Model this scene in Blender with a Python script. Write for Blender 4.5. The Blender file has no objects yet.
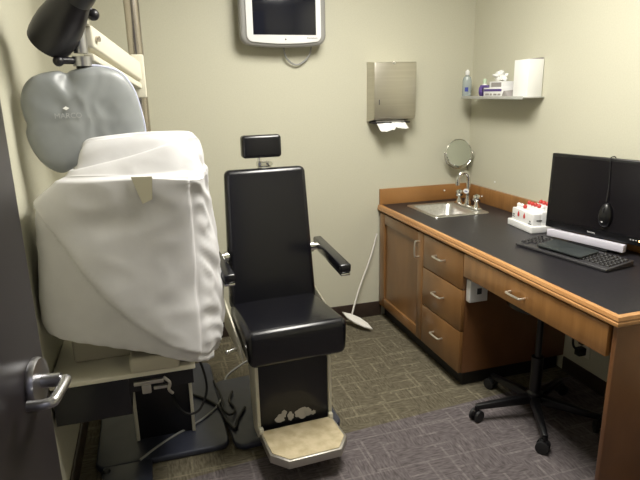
import bpy, bmesh, math, random
from mathutils import Vector, Matrix, noise
random.seed(4)
C = bpy.context.scene.collection
S = bpy.context.scene
# ------------------------------------------------------------------ camera
cam = bpy.data.cameras.new('camera'); co = bpy.data.objects.new('camera', cam); C.objects.link(co)
Rr = Vector((0.95545, -0.29448, -0.01977)); Uu = Vector((0.09474, 0.24256, 0.96550)); Ff = Vector((0.27953, 0.92436, -0.25965))
M4 = Matrix((Rr, Uu, -Ff)).transposed().to_4x4(); M4.translation = Vector((-2.0196, -3.2463, 1.4746))
co.matrix_world = M4
cam.sensor_fit = 'HORIZONTAL'; cam.sensor_width = 36; cam.lens = 36 * 556.28 / 640
cam.clip_start = 0.02
S.camera = co
# ------------------------------------------------------------------ world, lights, exposure
S.view_settings.view_transform = 'Standard'; S.view_settings.look = 'None'
S.view_settings.gamma = 1; S.view_settings.use_curve_mapping = False
S.view_settings.exposure = 0.30
w = bpy.data.worlds.new('world'); S.world = w; w.use_nodes = True
w.node_tree.nodes['Background'].inputs[0].default_value = (0.85, 0.85, 1.0, 1)
w.node_tree.nodes['Background'].inputs[1].default_value = 0.15
def area(name, loc, sx, sy, power, col, rot=(0, 0, 0)):
    l = bpy.data.lights.new(name, 'AREA'); l.shape = 'RECTANGLE'; l.size = sx; l.size_y = sy
    l.energy = power; l.color = col
    o = bpy.data.objects.new(name, l); C.objects.link(o); o.location = loc; o.rotation_euler = rot
    return o
LX, LY, CZ = -1.10, -1.50, 2.45
area('ceiling_lamp_light', (LX, LY, CZ - 0.04), 0.56, 1.1, 42, (1.0, 0.975, 0.90))
area('hallway_lamp_light', (-1.9, -4.0, 2.35), 0.5, 0.9, 2, (0.93, 0.90, 1.0), (math.radians(15), 0, 0))

# ------------------------------------------------------------------ materials
MT = {}
def mat(name, col, rough=0.5, metal=0.0, spec=None, coat=0.0, emit=None, es=0, alpha=None, trans=0, sss=0):
    m = bpy.data.materials.new(name); m.use_nodes = True
    b = m.node_tree.nodes['Principled BSDF']
    b.inputs['Base Color'].default_value = (*col, 1); b.inputs['Roughness'].default_value = rough
    b.inputs['Metallic'].default_value = metal
    if spec is not None: b.inputs['Specular IOR Level'].default_value = spec
    if coat: b.inputs['Coat Weight'].default_value = coat; b.inputs['Coat Roughness'].default_value = 0.15
    if emit: b.inputs['Emission Color'].default_value = (*emit, 1); b.inputs['Emission Strength'].default_value = es
    if trans: b.inputs['Transmission Weight'].default_value = trans
    MT[name] = m
    return m
def nodes(m): return m.node_tree.nodes, m.node_tree.links, m.node_tree.nodes['Principled BSDF']
def noisy(name, c1, c2, rough=0.5, scale=(20, 20, 20), detail=4, metal=0, bump=0.0, bdist=0.002, spec=None, coat=0, lo=0.35, hi=0.65, rot=(0, 0, 0)):
    m = mat(name, c1, rough, metal, spec, coat); n, l, b = nodes(m)
    tc = n.new('ShaderNodeTexCoord'); mp = n.new('ShaderNodeMapping'); mp.inputs['Scale'].default_value = scale
    mp.inputs['Rotation'].default_value = rot
    nz = n.new('ShaderNodeTexNoise'); nz.inputs['Scale'].default_value = 1; nz.inputs['Detail'].default_value = detail
    cr = n.new('ShaderNodeValToRGB'); cr.color_ramp.elements[0].position = lo; cr.color_ramp.elements[1].position = hi
    cr.color_ramp.elements[0].color = (*c1, 1); cr.color_ramp.elements[1].color = (*c2, 1)
    l.new(tc.outputs['Object'], mp.inputs[0]); l.new(mp.outputs[0], nz.inputs[0]); l.new(nz.outputs[0], cr.inputs[0])
    l.new(cr.outputs[0], b.inputs['Base Color'])
    if bump:
        bp = n.new('ShaderNodeBump'); bp.inputs['Strength'].default_value = bump; bp.inputs['Distance'].default_value = bdist
        l.new(nz.outputs[0], bp.inputs['Height']); l.new(bp.outputs[0], b.inputs['Normal'])
    return m
noisy('wall_paint', (0.540, 0.525, 0.418), (0.570, 0.555, 0.445), 0.55, (140, 140, 140), 3, bump=0.12, bdist=0.0008, spec=0.35)
mat('ceiling_white', (0.75, 0.74, 0.68), 0.8)
noisy('baseboard_brown', (0.035, 0.022, 0.017), (0.045, 0.03, 0.022), 0.45, (30, 30, 30))
noisy('honey_maple', (0.26, 0.120, 0.036), (0.37, 0.180, 0.060), 0.32, (3, 22, 3), 5, bump=0.05, coat=0.25)
noisy('maple_panel', (0.165, 0.077, 0.024), (0.255, 0.125, 0.043), 0.33, (5, 5, 2.2), 6, coat=0.25)
noisy('shaded_veneer', (0.130, 0.056, 0.022), (0.190, 0.085, 0.035), 0.33, (5, 5, 2.2), 6, coat=0.25)  # redder panel wood, darkened to stand for shade on end panel and carcass
noisy('maple_edge', (0.40, 0.19, 0.065), (0.50, 0.26, 0.10), 0.28, (30, 3, 30), 4, coat=0.3)
noisy('dark_laminate', (0.014, 0.013, 0.016), (0.022, 0.020, 0.024), 0.38, (90, 90, 90), 5, spec=0.4)
mat('black_recess', (0.012, 0.010, 0.010), 0.6)
noisy('door_dark', (0.014, 0.011, 0.013), (0.021, 0.017, 0.019), 0.36, (2, 8, 1), 3, spec=0.5)
noisy('black_vinyl', (0.004, 0.004, 0.006), (0.007, 0.007, 0.010), 0.24, (250, 250, 250), 3, bump=0.08, bdist=0.0006, spec=0.55)
mat('black_paint', (0.007, 0.007, 0.010), 0.35)
mat('black_plastic', (0.004, 0.004, 0.005), 0.35)
mat('lamp_black', (0.007, 0.006, 0.009), 0.38)
noisy('base_enamel', (0.028, 0.032, 0.050), (0.040, 0.044, 0.066), 0.35, (12, 12, 12), 4)
mat('cream_enamel', (0.66, 0.63, 0.52), 0.35)
mat('beige_plastic', (0.42, 0.39, 0.31), 0.45)
mat('chrome', (0.78, 0.78, 0.76), 0.14, 1)
noisy('brushed_steel', (0.54, 0.51, 0.44), (0.58, 0.55, 0.48), 0.36, (4, 4, 120), 3, metal=1)
noisy('sink_steel', (0.55, 0.54, 0.52), (0.66, 0.65, 0.63), 0.36, (80, 6, 80), 3, metal=1)
mat('satin_steel', (0.50, 0.50, 0.52), 0.32, 1)
mat('pull_nickel', (0.78, 0.75, 0.68), 0.28, 0.9)
mat('pole_metal', (0.55, 0.50, 0.45), 0.22, 1)
mat('aluminium', (0.48, 0.46, 0.42), 0.4, 0.9)
noisy('footplate_tan', (0.40, 0.33, 0.20), (0.52, 0.44, 0.29), 0.7, (25, 25, 25), 5)
mat('silver_plastic', (0.27, 0.265, 0.255), 0.4)
mat('white_plastic', (0.80, 0.80, 0.80), 0.35)
mat('lilac_silver', (0.62, 0.60, 0.68), 0.35)
mat('screen_dark', (0.010, 0.011, 0.018), 0.12)
mat('screen_black', (0.006, 0.005, 0.007), 0.22)
noisy('white_cloth', (0.60, 0.595, 0.61), (0.66, 0.655, 0.67), 0.62, (8, 8, 8), 4, bump=0.25, bdist=0.006, spec=0.3)
noisy('blue_grey_vinyl', (0.235, 0.25, 0.255), (0.29, 0.305, 0.31), 0.36, (6, 6, 6), 3, bump=0.2, bdist=0.01, spec=0.5)
mat('pale_piping', (0.55, 0.58, 0.72), 0.35)
mat('faint_print', (0.38, 0.39, 0.39), 0.5)
mat('paper_white', (0.85, 0.85, 0.83), 0.8)
mat('tan_window', (0.47, 0.44, 0.33), 0.6)
mat('white_trim', (0.75, 0.72, 0.62), 0.4)
mat('mirror_glass', (0.62, 0.66, 0.62), 0.05, 1)
mat('red_plastic', (0.55, 0.03, 0.025), 0.35)
mat('dark_print', (0.05, 0.05, 0.06), 0.5)
mat('blue_print', (0.03, 0.05, 0.30), 0.5)
mat('purple_plastic', (0.10, 0.06, 0.24), 0.4)
mat('clear_gel', (0.50, 0.56, 0.55), 0.15, trans=0.35)
mat('grey_card', (0.30, 0.28, 0.27), 0.6)
mat('pale_green', (0.50, 0.62, 0.45), 0.4)
mat('grey_cord', (0.30, 0.30, 0.29), 0.5)
mat('acrylic_white', (0.42, 0.42, 0.39), 0.3)
mat('key_black', (0.018, 0.017, 0.019), 0.5)
mat('key_gap', (0.035, 0.034, 0.038), 0.35)
mat('slate_pad', (0.030, 0.036, 0.038), 0.45)
mat('amber_led', (1, 0.6, 0.3), 0.5, emit=(1, 0.45, 0.15), es=5)
mat('pale_led', (0.6, 0.6, 0.6), 0.5)
mat('rubber', (0.010, 0.010, 0.011), 0.55)
mat('lamp_diffuser', (0.9, 0.9, 0.9), 0.5, emit=(1.0, 0.93, 0.82), es=6)
mat('scuff', (0.48, 0.46, 0.44), 0.7)
mat('stick_white', (0.72, 0.70, 0.66), 0.4)

def carpet(name, dark, mid, line):
    m = mat(name, mid, 0.95, spec=0.1); n, l, b = nodes(m)
    tc = n.new('ShaderNodeTexCoord')
    def mapping(sc, rz=0, loc=(0, 0, 0)):
        mp = n.new('ShaderNodeMapping'); mp.inputs['Scale'].default_value = sc; mp.inputs['Rotation'].default_value = (0, 0, rz)
        mp.inputs['Location'].default_value = loc
        l.new(tc.outputs['Object'], mp.inputs[0]); return mp
    def ramp(src, a, c, ca, cb):
        r = n.new('ShaderNodeValToRGB'); r.color_ramp.elements[0].position = a; r.color_ramp.elements[1].position = c
        r.color_ramp.elements[0].color = (*ca, 1); r.color_ramp.elements[1].color = (*cb, 1); l.new(src, r.inputs[0]); return r
    def mix(f, a, c, mode='MIX', fac=None):
        x = n.new('ShaderNodeMix'); x.data_type = 'RGBA'; x.blend_type = mode
        if f is None: x.inputs[0].default_value = fac
        else: l.new(f, x.inputs[0])
        l.new(a, x.inputs[6]); l.new(c, x.inputs[7]); return x.outputs[2]
    # streaks along x and along y, swapped cell by cell
    sx = n.new('ShaderNodeTexNoise'); sx.inputs['Scale'].default_value = 1; sx.inputs['Detail'].default_value = 3
    l.new(mapping((26, 120, 1)).outputs[0], sx.inputs[0])
    sy = n.new('ShaderNodeTexNoise'); sy.inputs['Scale'].default_value = 1; sy.inputs['Detail'].default_value = 3
    l.new(mapping((120, 26, 1)).outputs[0], sy.inputs[0])
    ck = n.new('ShaderNodeTexChecker'); ck.inputs['Scale'].default_value = 1 / 0.23
    l.new(tc.outputs['Object'], ck.inputs[0])
    rx = ramp(sx.outputs[0], 0.33, 0.66, dark, mid); ry = ramp(sy.outputs[0], 0.33, 0.66, dark, mid)
    base = mix(ck.outputs['Fac'], rx.outputs[0], ry.outputs[0])
    # thin light lines: brick patterns in two directions, broken up by a mask
    def cells(rz, bw, rh, loc, ms=0.004):
        br = n.new('ShaderNodeTexBrick'); br.offset = 0.5; br.squash = 1
        br.inputs['Color1'].default_value = (0, 0, 0, 1); br.inputs['Color2'].default_value = (0, 0, 0, 1); br.inputs['Mortar'].default_value = (1, 1, 1, 1)
        br.inputs['Scale'].default_value = 1; br.inputs['Brick Width'].default_value = bw; br.inputs['Row Height'].default_value = rh
        br.inputs['Mortar Size'].default_value = ms; br.inputs['Mortar Smooth'].default_value = 0.6
        l.new(mapping((1, 1, 1), rz, loc).outputs[0], br.inputs[0]); return br.outputs['Color']
    h1 = cells(0, 0.46, 0.0767, (0.05, 0.02, 0), 0.0075); v1 = cells(math.pi / 2, 0.46, 0.0767, (0.05, 0.03, 0), 0.0075)
    ck2 = n.new('ShaderNodeTexChecker'); ck2.inputs['Scale'].default_value = 1 / 0.23
    l.new(mapping((1, 1, 1), 0, (0.115, 0.04, 0.03)).outputs[0], ck2.inputs[0])
    lines = mix(ck2.outputs['Fac'], h1, v1)
    bk = n.new('ShaderNodeTexNoise'); bk.inputs['Scale'].default_value = 7.0; bk.inputs['Detail'].default_value = 1
    l.new(tc.outputs['Object'], bk.inputs[0])
    bm_ = ramp(bk.outputs[0], 0.40, 0.55, (0, 0, 0), (1, 1, 1))
    lm = mix(None, lines, bm_.outputs[0], 'MULTIPLY', 1.0)
    big = cells(0, 0.46, 0.23, (0.13, 0.11, 0), 0.006); lm = mix(None, lm, big, 'LIGHTEN', 0.8)
    fz = n.new('ShaderNodeTexNoise'); fz.inputs['Scale'].default_value = 60
    l.new(tc.outputs['Object'], fz.inputs[0])
    fr = ramp(fz.outputs[0], 0.3, 0.75, (0.15, 0.15, 0.15), (0.85, 0.85, 0.85))
    lm = mix(None, lm, fr.outputs[0], 'MULTIPLY', 1.0)
    ln = n.new('ShaderNodeRGB'); ln.outputs[0].default_value = (*line, 1)
    col = mix(lm, base, ln.outputs[0])
    l.new(col, b.inputs['Base Color'])
    bp = n.new('ShaderNodeBump'); bp.inputs['Strength'].default_value = 0.5; bp.inputs['Distance'].default_value = 0.004
    l.new(col, bp.inputs['Height']); l.new(bp.outputs[0], b.inputs['Normal'])
carpet('olive_carpet', (0.075, 0.065, 0.045), (0.150, 0.132, 0.094), (0.25, 0.22, 0.155))
carpet('mauve_carpet', (0.080, 0.068, 0.070), (0.150, 0.131, 0.134), (0.22, 0.195, 0.195))

# ------------------------------------------------------------------ mesh helpers
class MB:
    def __init__(s): s.bm = bmesh.new()
    def _merge(s, b, M=None):
        if M is not None: bmesh.ops.transform(b, matrix=M, verts=b.verts)
        me = bpy.data.meshes.new('t'); b.to_mesh(me); b.free(); s.bm.from_mesh(me); bpy.data.meshes.remove(me)
        return s
    def box(s, x0, x1, y0, y1, z0, z1, bev=0.0, seg=2, M=None):
        b = bmesh.new(); bmesh.ops.create_cube(b, size=1)
        bmesh.ops.scale(b, vec=(abs(x1 - x0), abs(y1 - y0), abs(z1 - z0)), verts=b.verts)
        bmesh.ops.translate(b, vec=((x0 + x1) / 2, (y0 + y1) / 2, (z0 + z1) / 2), verts=b.verts)
        if bev: bmesh.ops.bevel(b, geom=list(b.edges), offset=bev, segments=seg, profile=0.5, affect='EDGES', clamp_overlap=True)
        return s._merge(b, M)
    def hexa(s, c, bev=0.0, seg=2, M=None):   # eight corners: bottom four then top four
        b = bmesh.new(); v = [b.verts.new(p) for p in c]
        for f in ((3, 2, 1, 0), (4, 5, 6, 7), (0, 1, 5, 4), (1, 2, 6, 5), (2, 3, 7, 6), (3, 0, 4, 7)): b.faces.new([v[i] for i in f])
        bmesh.ops.recalc_face_normals(b, faces=b.faces)
        if bev: bmesh.ops.bevel(b, geom=list(b.edges), offset=bev, segments=seg, profile=0.5, affect='EDGES', clamp_overlap=True)
        return s._merge(b, M)
    def prism(s, pts, d, bev=0.0, seg=2, M=None):   # outline in xy, extruded along z by d
        b = bmesh.new(); a = [b.verts.new((p[0], p[1], 0)) for p in pts]; t = [b.verts.new((p[0], p[1], d)) for p in pts]
        n = len(pts); b.faces.new(a[::-1]); b.faces.new(t)
        for i in range(n): b.faces.new((a[i], a[(i + 1) % n], t[(i + 1) % n], t[i]))
        bmesh.ops.recalc_face_normals(b, faces=b.faces)
        if bev: bmesh.ops.bevel(b, geom=[e for e in b.edges if abs(e.verts[0].co.z - e.verts[1].co.z) < 1e-6], offset=bev, segments=seg, profile=0.5, affect='EDGES', clamp_overlap=True)
        return s._merge(b, M)
    def lathe(s, prof, seg=32, M=None, close=False):   # (radius, z)
        b = bmesh.new(); rings = []
        for r, z in prof:
            rings.append([b.verts.new((max(r, 1e-5) * math.cos(2 * math.pi * i / seg), max(r, 1e-5) * math.sin(2 * math.pi * i / seg), z)) for i in range(seg)])
        for a, c in zip(rings, rings[1:]):
            for i in range(seg): b.faces.new((a[i], a[(i + 1) % seg], c[(i + 1) % seg], c[i]))
        if not close:
            b.faces.new(rings[0][::-1]); b.faces.new(rings[-1])
        else:
            a, c = rings[-1], rings[0]
            for i in range(seg): b.faces.new((a[i], a[(i + 1) % seg], c[(i + 1) % seg], c[i]))
        bmesh.ops.recalc_face_normals(b, faces=b.faces)
        return s._merge(b, M)
    def rod(s, a, c, r, r2=None, seg=20):
        a = Vector(a); c = Vector(c); d = c - a
        M = Matrix.Translation(a) @ d.to_track_quat('Z', 'Y').to_matrix().to_4x4()
        return s.lathe([(r, 0), (r2 or r, d.length)], seg, M)
    def tube(s, pts, r, seg=10, n=8, smooth=True):
        P = [Vector(p) for p in pts]
        if smooth and len(P) > 2:
            Q = []
            for i in range(len(P) - 1):
                p0 = P[max(i - 1, 0)]; p1 = P[i]; p2 = P[i + 1]; p3 = P[min(i + 2, len(P) - 1)]
                for k in range(n):
                    t = k / n
                    Q.append(0.5 * ((2 * p1) + (-p0 + p2) * t + (2 * p0 - 5 * p1 + 4 * p2 - p3) * t * t + (-p0 + 3 * p1 - 3 * p2 + p3) * t ** 3))
            Q.append(P[-1]); P = Q
        b = bmesh.new(); rings = []; up = Vector((0.013, 0.021, 1)).normalized(); prev = None
        for i, p in enumerate(P):
            d = (P[min(i + 1, len(P) - 1)] - P[max(i - 1, 0)]).normalized()
            if prev is None:
                u = d.cross(up)
                if u.length < 0.1: u = d.cross(Vector((1, 0, 0)))
            else: u = prev - d * prev.dot(d)
            u.normalize(); prev = u; v = d.cross(u)
            rings.append([b.verts.new(p + (u * math.cos(2 * math.pi * k / seg) + v * math.sin(2 * math.pi * k / seg)) * r) for k in range(seg)])
        for a, c in zip(rings, rings[1:]):
            for i in range(seg): b.faces.new((a[i], a[(i + 1) % seg], c[(i + 1) % seg], c[i]))
        b.faces.new(rings[0][::-1]); b.faces.new(rings[-1]); bmesh.ops.recalc_face_normals(b, faces=b.faces)
        return s._merge(b)
    def ball(s, c, r, sc=(1, 1, 1), seg=20):
        b = bmesh.new(); bmesh.ops.create_uvsphere(b, u_segments=seg, v_segments=seg // 2, radius=r)
        return s._merge(b, Matrix.Translation(c) @ Matrix.Diagonal((*sc, 1)))
    def grid(s, rows, closed_u=False, flip=False):   # rows of points
        b = bmesh.new(); R = [[b.verts.new(p) for p in row] for row in rows]
        for a, c in zip(R, R[1:]):
            n = len(a)
            for i in range(n if closed_u else n - 1): b.faces.new((a[i], a[(i + 1) % n], c[(i + 1) % n], c[i]))
        if flip: bmesh.ops.reverse_faces(b, faces=b.faces)
        return s._merge(b)
    def build(s, name, m, parent=None, loc=(0, 0, 0), rz=0, sharp=38):
        b = s.bm
        for f in b.faces: f.smooth = True
        lim = math.radians(sharp)
        for e in b.edges:
            if len(e.link_faces) == 2 and e.calc_face_angle(0) > lim: e.smooth = False
        me = bpy.data.meshes.new(name); b.to_mesh(me); b.free()
        if m: me.materials.append(MT[m])
        o = bpy.data.objects.new(name, me); C.objects.link(o); o.location = loc; o.rotation_euler.z = rz
        if parent: o.parent = parent
        return o
def tag(o, label=None, cat=None, group=None, kind=None):
    for k, v in (('label', label), ('category', cat), ('group', group), ('kind', kind)):
        if v: o[k] = v
    return o
def empty(name, loc, rz=0, **k):
    o = bpy.data.objects.new(name, None); C.objects.link(o); o.location = loc; o.rotation_euler.z = rz; o.empty_display_size = 0.05
    return tag(o, **k)
def local(root, pts):   # world point(s) into the frame of a root that only has location and z rotation
    M = (Matrix.Translation(root.location) @ Matrix.Rotation(root.rotation_euler.z, 4, 'Z')).inverted()
    return [M @ Vector(p) for p in pts]
def struct(o): o['kind'] = 'structure'; return o
def rx(a): return Matrix.Rotation(a, 4, 'X')
def ry(a): return Matrix.Rotation(a, 4, 'Y')
def rzm(a): return Matrix.Rotation(a, 4, 'Z')
def T(*v): return Matrix.Translation(v)
def text(name, body, size, m, parent, M, depth=0.0004, lab=None):
    cu = bpy.data.curves.new(name, 'FONT'); cu.body = body; cu.size = size; cu.align_x = 'CENTER'; cu.align_y = 'CENTER'; cu.extrude = depth
    t = bpy.data.objects.new('t', cu); C.objects.link(t)
    me = bpy.data.meshes.new_from_object(t.evaluated_get(bpy.context.evaluated_depsgraph_get())); bpy.data.objects.remove(t)
    me.transform(M); me.materials.append(MT[m]); me.name = name
    o = bpy.data.objects.new(name, me); C.objects.link(o)
    if parent: o.parent = parent
    if lab: o['label'] = lab
    return o

# ================================================================== room
XL, FY = -2.415, -3.32
H = 0.76
f = MB().box(XL - 0.1, 0.1, FY - 1.6, 0.1, -0.06, 0)
# floor surface divided along the seam between the two carpet colours
def floor_mesh():
    b = bmesh.new()
    seam = lambda x: -1.150 + (x + 0.61) * 0.0750 if x > -1.35 else -1.2055 + (x + 1.35) * 0.13
    xs = [XL - 0.1, -1.35, 0.1]
    top = [b.verts.new((x, 0.1, 0)) for x in xs]; mid = [b.verts.new((x, seam(x), 0)) for x in xs]; bot = [b.verts.new((x, FY - 1.6, 0)) for x in xs]
    for i in range(2):
        fa = b.faces.new((mid[i], mid[i + 1], top[i + 1], top[i])); fa.material_index = 0
        fb = b.faces.new((bot[i], bot[i + 1], mid[i + 1], mid[i])); fb.material_index = 1
    ex = bmesh.ops.extrude_face_region(b, geom=list(b.faces))
    bmesh.ops.translate(b, vec=(0, 0, -0.06), verts=[v for v in ex['geom'] if isinstance(v, bmesh.types.BMVert)])
    bmesh.ops.recalc_face_normals(b, faces=b.faces)
    me = bpy.data.meshes.new('floor'); b.to_mesh(me); b.free()
    me.materials.append(MT['olive_carpet']); me.materials.append(MT['mauve_carpet'])
    o = bpy.data.objects.new('floor', me); C.objects.link(o); return o
f.bm.free(); struct(floor_mesh())
struct(MB().box(XL - 0.1, 0.1, FY - 1.6, 0.1, CZ, CZ + 0.08).build('ceiling', 'ceiling_white'))
struct(MB().box(XL - 0.1, 0.1, 0, 0.1, 0, CZ).build('wall_back', 'wall_paint'))
struct(MB().box(0, 0.1, FY - 0.1, 0, 0, CZ).build('wall_right', 'wall_paint'))
struct(MB().box(XL - 0.1, XL, FY - 0.1, 0, 0, CZ).build('wall_left', 'wall_paint'))
DX0, DX1 = XL + 0.02, -1.45
struct(MB().box(DX1, 0, FY - 0.1, FY, 0, CZ).box(DX0, DX1, FY - 0.1, FY, 2.08, CZ).box(XL, DX0, FY - 0.1, FY, 0, CZ).build('wall_front', 'wall_paint'))
bbp = [(0, 0), (0.012, 0), (0.010, 0.085), (0.006, 0.098), (0, 0.10)]
bb = MB(); bb.box(XL, -0.62, -0.011, 0, 0, 0.10, 0.003); struct(bb.build('baseboard_back', 'baseboard_brown'))
bb = MB(); bb.box(XL, XL + 0.011, FY, -0.011, 0, 0.10, 0.003); struct(bb.build('baseboard_left', 'baseboard_brown'))
bb = MB(); bb.box(-0.011, 0, -1.93, -1.035, 0, 0.08, 0.003); bb.box(-0.011, 0, FY, -1.98, 0, 0.10, 0.003); struct(bb.build('baseboard_right', 'baseboard_brown'))
# door, open into the room, hinged beside the camera
dr = MB().box(0, 0.92, -0.044, 0, 0.008, 2.04, 0.003).build('door_1', 'door_dark'); struct(dr)
a = math.radians(9)
fx, fy = -2.270, -2.262                       # free edge of the door
dr.location = (fx - math.sin(a) * 0.92, fy - math.cos(a) * 0.92, 0); dr.rotation_euler.z = math.pi / 2 - a
# door local x runs hinge -> free edge, local -y faces the room (+x side of the world)
hx, hz = 0.92 - 0.052, 1.022
m = MB().lathe([(0.040, 0), (0.041, 0.004), (0.038, 0.011), (0.028, 0.013)], 40, T(hx, -0.044, hz) @ rx(math.pi / 2)); m.build('rose', 'satin_steel', dr)
m = MB().rod((hx, -0.056, hz), (hx, -0.086, hz), 0.0115)
m.tube([(hx, -0.076, hz), (hx - 0.002, -0.090, hz), (hx - 0.010, -0.096, hz + 0.002), (hx - 0.062, -0.096, hz + 0.001), (hx - 0.072, -0.092, hz), (hx - 0.077, -0.080, hz), (hx - 0.077, -0.060, hz)], 0.0085, 12, 6)
m.build('lever_handle', 'satin_steel', dr)
tr = MB().box(DX1, DX1 + 0.05, FY - 0.11, FY + 0.012, 0, 2.08, 0.003); tr.box(DX0, DX1 + 0.05, FY - 0.11, FY + 0.012, 2.045, 2.10, 0.003); struct(tr.build('trim_1', 'baseboard_brown'))

# ceiling light
t = empty('ceiling_light', (LX, LY, CZ), label='recessed rectangular fluorescent ceiling light above the exam chair', cat='light')
m = MB(); m.box(-0.31, 0.31, -0.61, -0.575, -0.02, 0).box(-0.31, 0.31, 0.575, 0.61, -0.02, 0).box(-0.31, -0.275, -0.575, 0.575, -0.02, 0).box(0.275, 0.31, -0.575, 0.575, -0.02, 0); m.build('frame', 'white_plastic', t)
MB().box(-0.275, 0.275, -0.575, 0.575, -0.012, -0.002).build('diffuser', 'lamp_diffuser', t)

# ================================================================== worktop run along the right wall
D, L, L1, bs = 0.648, 1.9575, 1.03, 0.101
t = empty('countertop', (-0.324, -0.98, 0.72), label='long dark laminate countertop with wooden edge and wooden backsplash', cat='countertop')
o = Vector(t.location)
def B(m, x0, x1, y0, y1, z0, z1, *k): return m.box(x0 - o.x, x1 - o.x, y0 - o.y, y1 - o.y, z0 - o.z, z1 - o.z, *k)
m = MB()   # top with a hole for the sink
SX0, SX1, SY0, SY1 = -0.475, -0.160, -0.475, -0.125
B(m, -D + 0.02, SX0, -L + 0.02, -0.001, H - 0.038, H); B(m, SX1, -0.001, -L + 0.02, -0.001, H - 0.038, H)
B(m, SX0, SX1, -L + 0.02, SY0, H - 0.038, H); B(m, SX0, SX1, SY1, -0.001, H - 0.038, H); m.build('laminate_top', 'dark_laminate', t)
e = MB(); prof = [(0, -0.0385), (0.012, -0.0385), (0.021, -0.031), (0.021, -0.022), (0.017, -0.018), (0.019, -0.013), (0.015, -0.002), (0.006, 0.0015), (0, 0.0015)]
# edge moulding swept along the front and round the near end
def rail(prof, path, nrm, z):
    rows = []
    for (x, y), (nx, ny) in zip(path, nrm): rows.append([(x + nx * p - o.x, y + ny * p - o.y, z + q - o.z) for p, q in prof])
    return rows
rows = rail(prof, [(-D + 0.02, -0.001), (-D + 0.02, -L + 0.02), (-0.001, -L + 0.02)], [(-1, 0), (-1, -1), (0, -1)], H)
e.grid(rows, closed_u=True); bmesh.ops.recalc_face_normals(e.bm, faces=e.bm.faces); e.build('edge_moulding', 'maple_edge', t, sharp=25)
m = MB(); B(m, -D + 0.010, -0.019, -0.019, -0.001, H, H + bs, 0.0025); m.build('back_splash', 'honey_maple', t)
m = MB(); B(m, -0.019, -0.001, -L + 0.02, -0.001, H, H + bs, 0.0025); m.build('side_splash', 'honey_maple', t)
# --- base cabinet with door and three drawers
FX = -0.640
t = empty('base_cabinet', (-0.33, -0.53, 0), label='maple base cabinet under the sink with one door and three drawers', cat='cabinet'); o = Vector(t.location)
m = MB(); B(m, FX + 0.020, FX + 0.038, -1.028, -0.004, 0.085, H - 0.0395); B(m, FX + 0.038, -0.004, -1.028, -1.010, 0.085, H - 0.0395); B(m, FX + 0.038, -0.004, -0.022, -0.004, 0.085, H - 0.0395); B(m, FX + 0.038, -0.004, -1.01, -0.022, 0.085, 0.103); m.build('carcass', 'shaded_veneer', t)
m = MB(); B(m, FX + 0.045, -0.02, -1.0, -0.012, 0.0, 0.085); m.build('toe_kick', 'black_recess', t)
def pull(parent, c, horiz=True, n=(-1, 0), half=0.045, name='handle'):
    m = MB(); x, y, z = c
    if horiz: q = [(x, y - half, z), (x - 0.020, y - half, z), (x - 0.026, y - half + 0.006, z), (x - 0.028, y, z), (x - 0.026, y + half - 0.006, z), (x - 0.020, y + half, z), (x, y + half, z)]
    else: q = [(x, y, z - half), (x - 0.020, y, z - half), (x - 0.026, y, z - half + 0.006), (x - 0.028, y, z), (x - 0.026, y, z + half - 0.006), (x - 0.020, y, z + half), (x, y, z + half)]
    q = [Vector(p) - o for p in q]; m.tube(q, 0.0052, 8, 4); h = m.build(name, 'pull_nickel', parent); return h
# door: frame and recessed panel
y0, y1, z0, z1 = -0.620, -0.022, 0.088, 0.712; r = 0.062
m = MB(); B(m, FX, FX + 0.02, y0, y0 + r, z0, z1, 0.002); B(m, FX, FX + 0.02, y1 - r * 1.2, y1, z0, z1, 0.002)
B(m, FX + 0.0005, FX + 0.02, y0 + r, y1 - r * 1.2, z1 - r, z1, 0.002); B(m, FX + 0.0005, FX + 0.02, y0 + r, y1 - r * 1.2, z0, z0 + r, 0.002)
d = m.build('door', 'maple_panel', t)
m = MB(); B(m, FX + 0.011, FX + 0.016, y0 + r - 0.002, y1 - r * 1.2 + 0.002, z0 + r - 0.002, z1 - r + 0.002); m.build('panel', 'maple_panel', d)
pull(d, (FX, -0.575, 0.618), False)
for za, zb in ((0.533, 0.712), (0.316, 0.527), (0.088, 0.310)):
    m = MB(); B(m, FX, FX + 0.02, -1.028, -0.626, za, zb, 0.002); d = m.build('drawer', 'maple_panel', t)
    pull(d, (FX, -0.815, (za + zb) / 2 + (0.01 if za > 0.1 else 0.005)))
# --- knee-space apron with a drawer
t = empty('desk_apron', (-0.62, -1.47, 0.6), label='shallow wooden drawer unit under the desk part of the countertop', cat='drawer'); o = Vector(t.location)
m = MB(); B(m, FX + 0.021, FX + 0.034, -1.925, -1.030, 0.615, H - 0.0395); B(m, FX + 0.034, -0.12, -1.925, -1.905, 0.615, H - 0.0395); B(m, FX + 0.034, -0.12, -1.05, -1.03, 0.615, H - 0.0395); B(m, FX + 0.034, -0.12, -1.905, -1.05, 0.615, 0.622); m.build('case', 'maple_panel', t)
m = MB(); B(m, FX, FX + 0.02, -1.915, -1.034, 0.604, 0.716, 0.002); d = m.build('drawer_front', 'honey_maple', t); pull(d, (FX, -1.445, 0.655))
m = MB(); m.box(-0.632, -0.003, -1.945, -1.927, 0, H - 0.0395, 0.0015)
tag(m.build('desk_end_panel', 'shaded_veneer'), 'wooden panel that carries the near end of the countertop', 'panel')
t = empty('outlet_box', (-0.565, -1.03, 0.53), label='small white junction box fixed to the cabinet side under the desk', cat='outlet box'); o = Vector(t.location)
m = MB(); B(m, -0.618, -0.520, -1.066, -1.030, 0.475, 0.585, 0.004); m.build('box', 'white_plastic', t)
m = MB(); B(m, -0.58, -0.555, -1.068, -1.065, 0.515, 0.545, 0.001); m.build('socket', 'dark_print', t)

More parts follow.
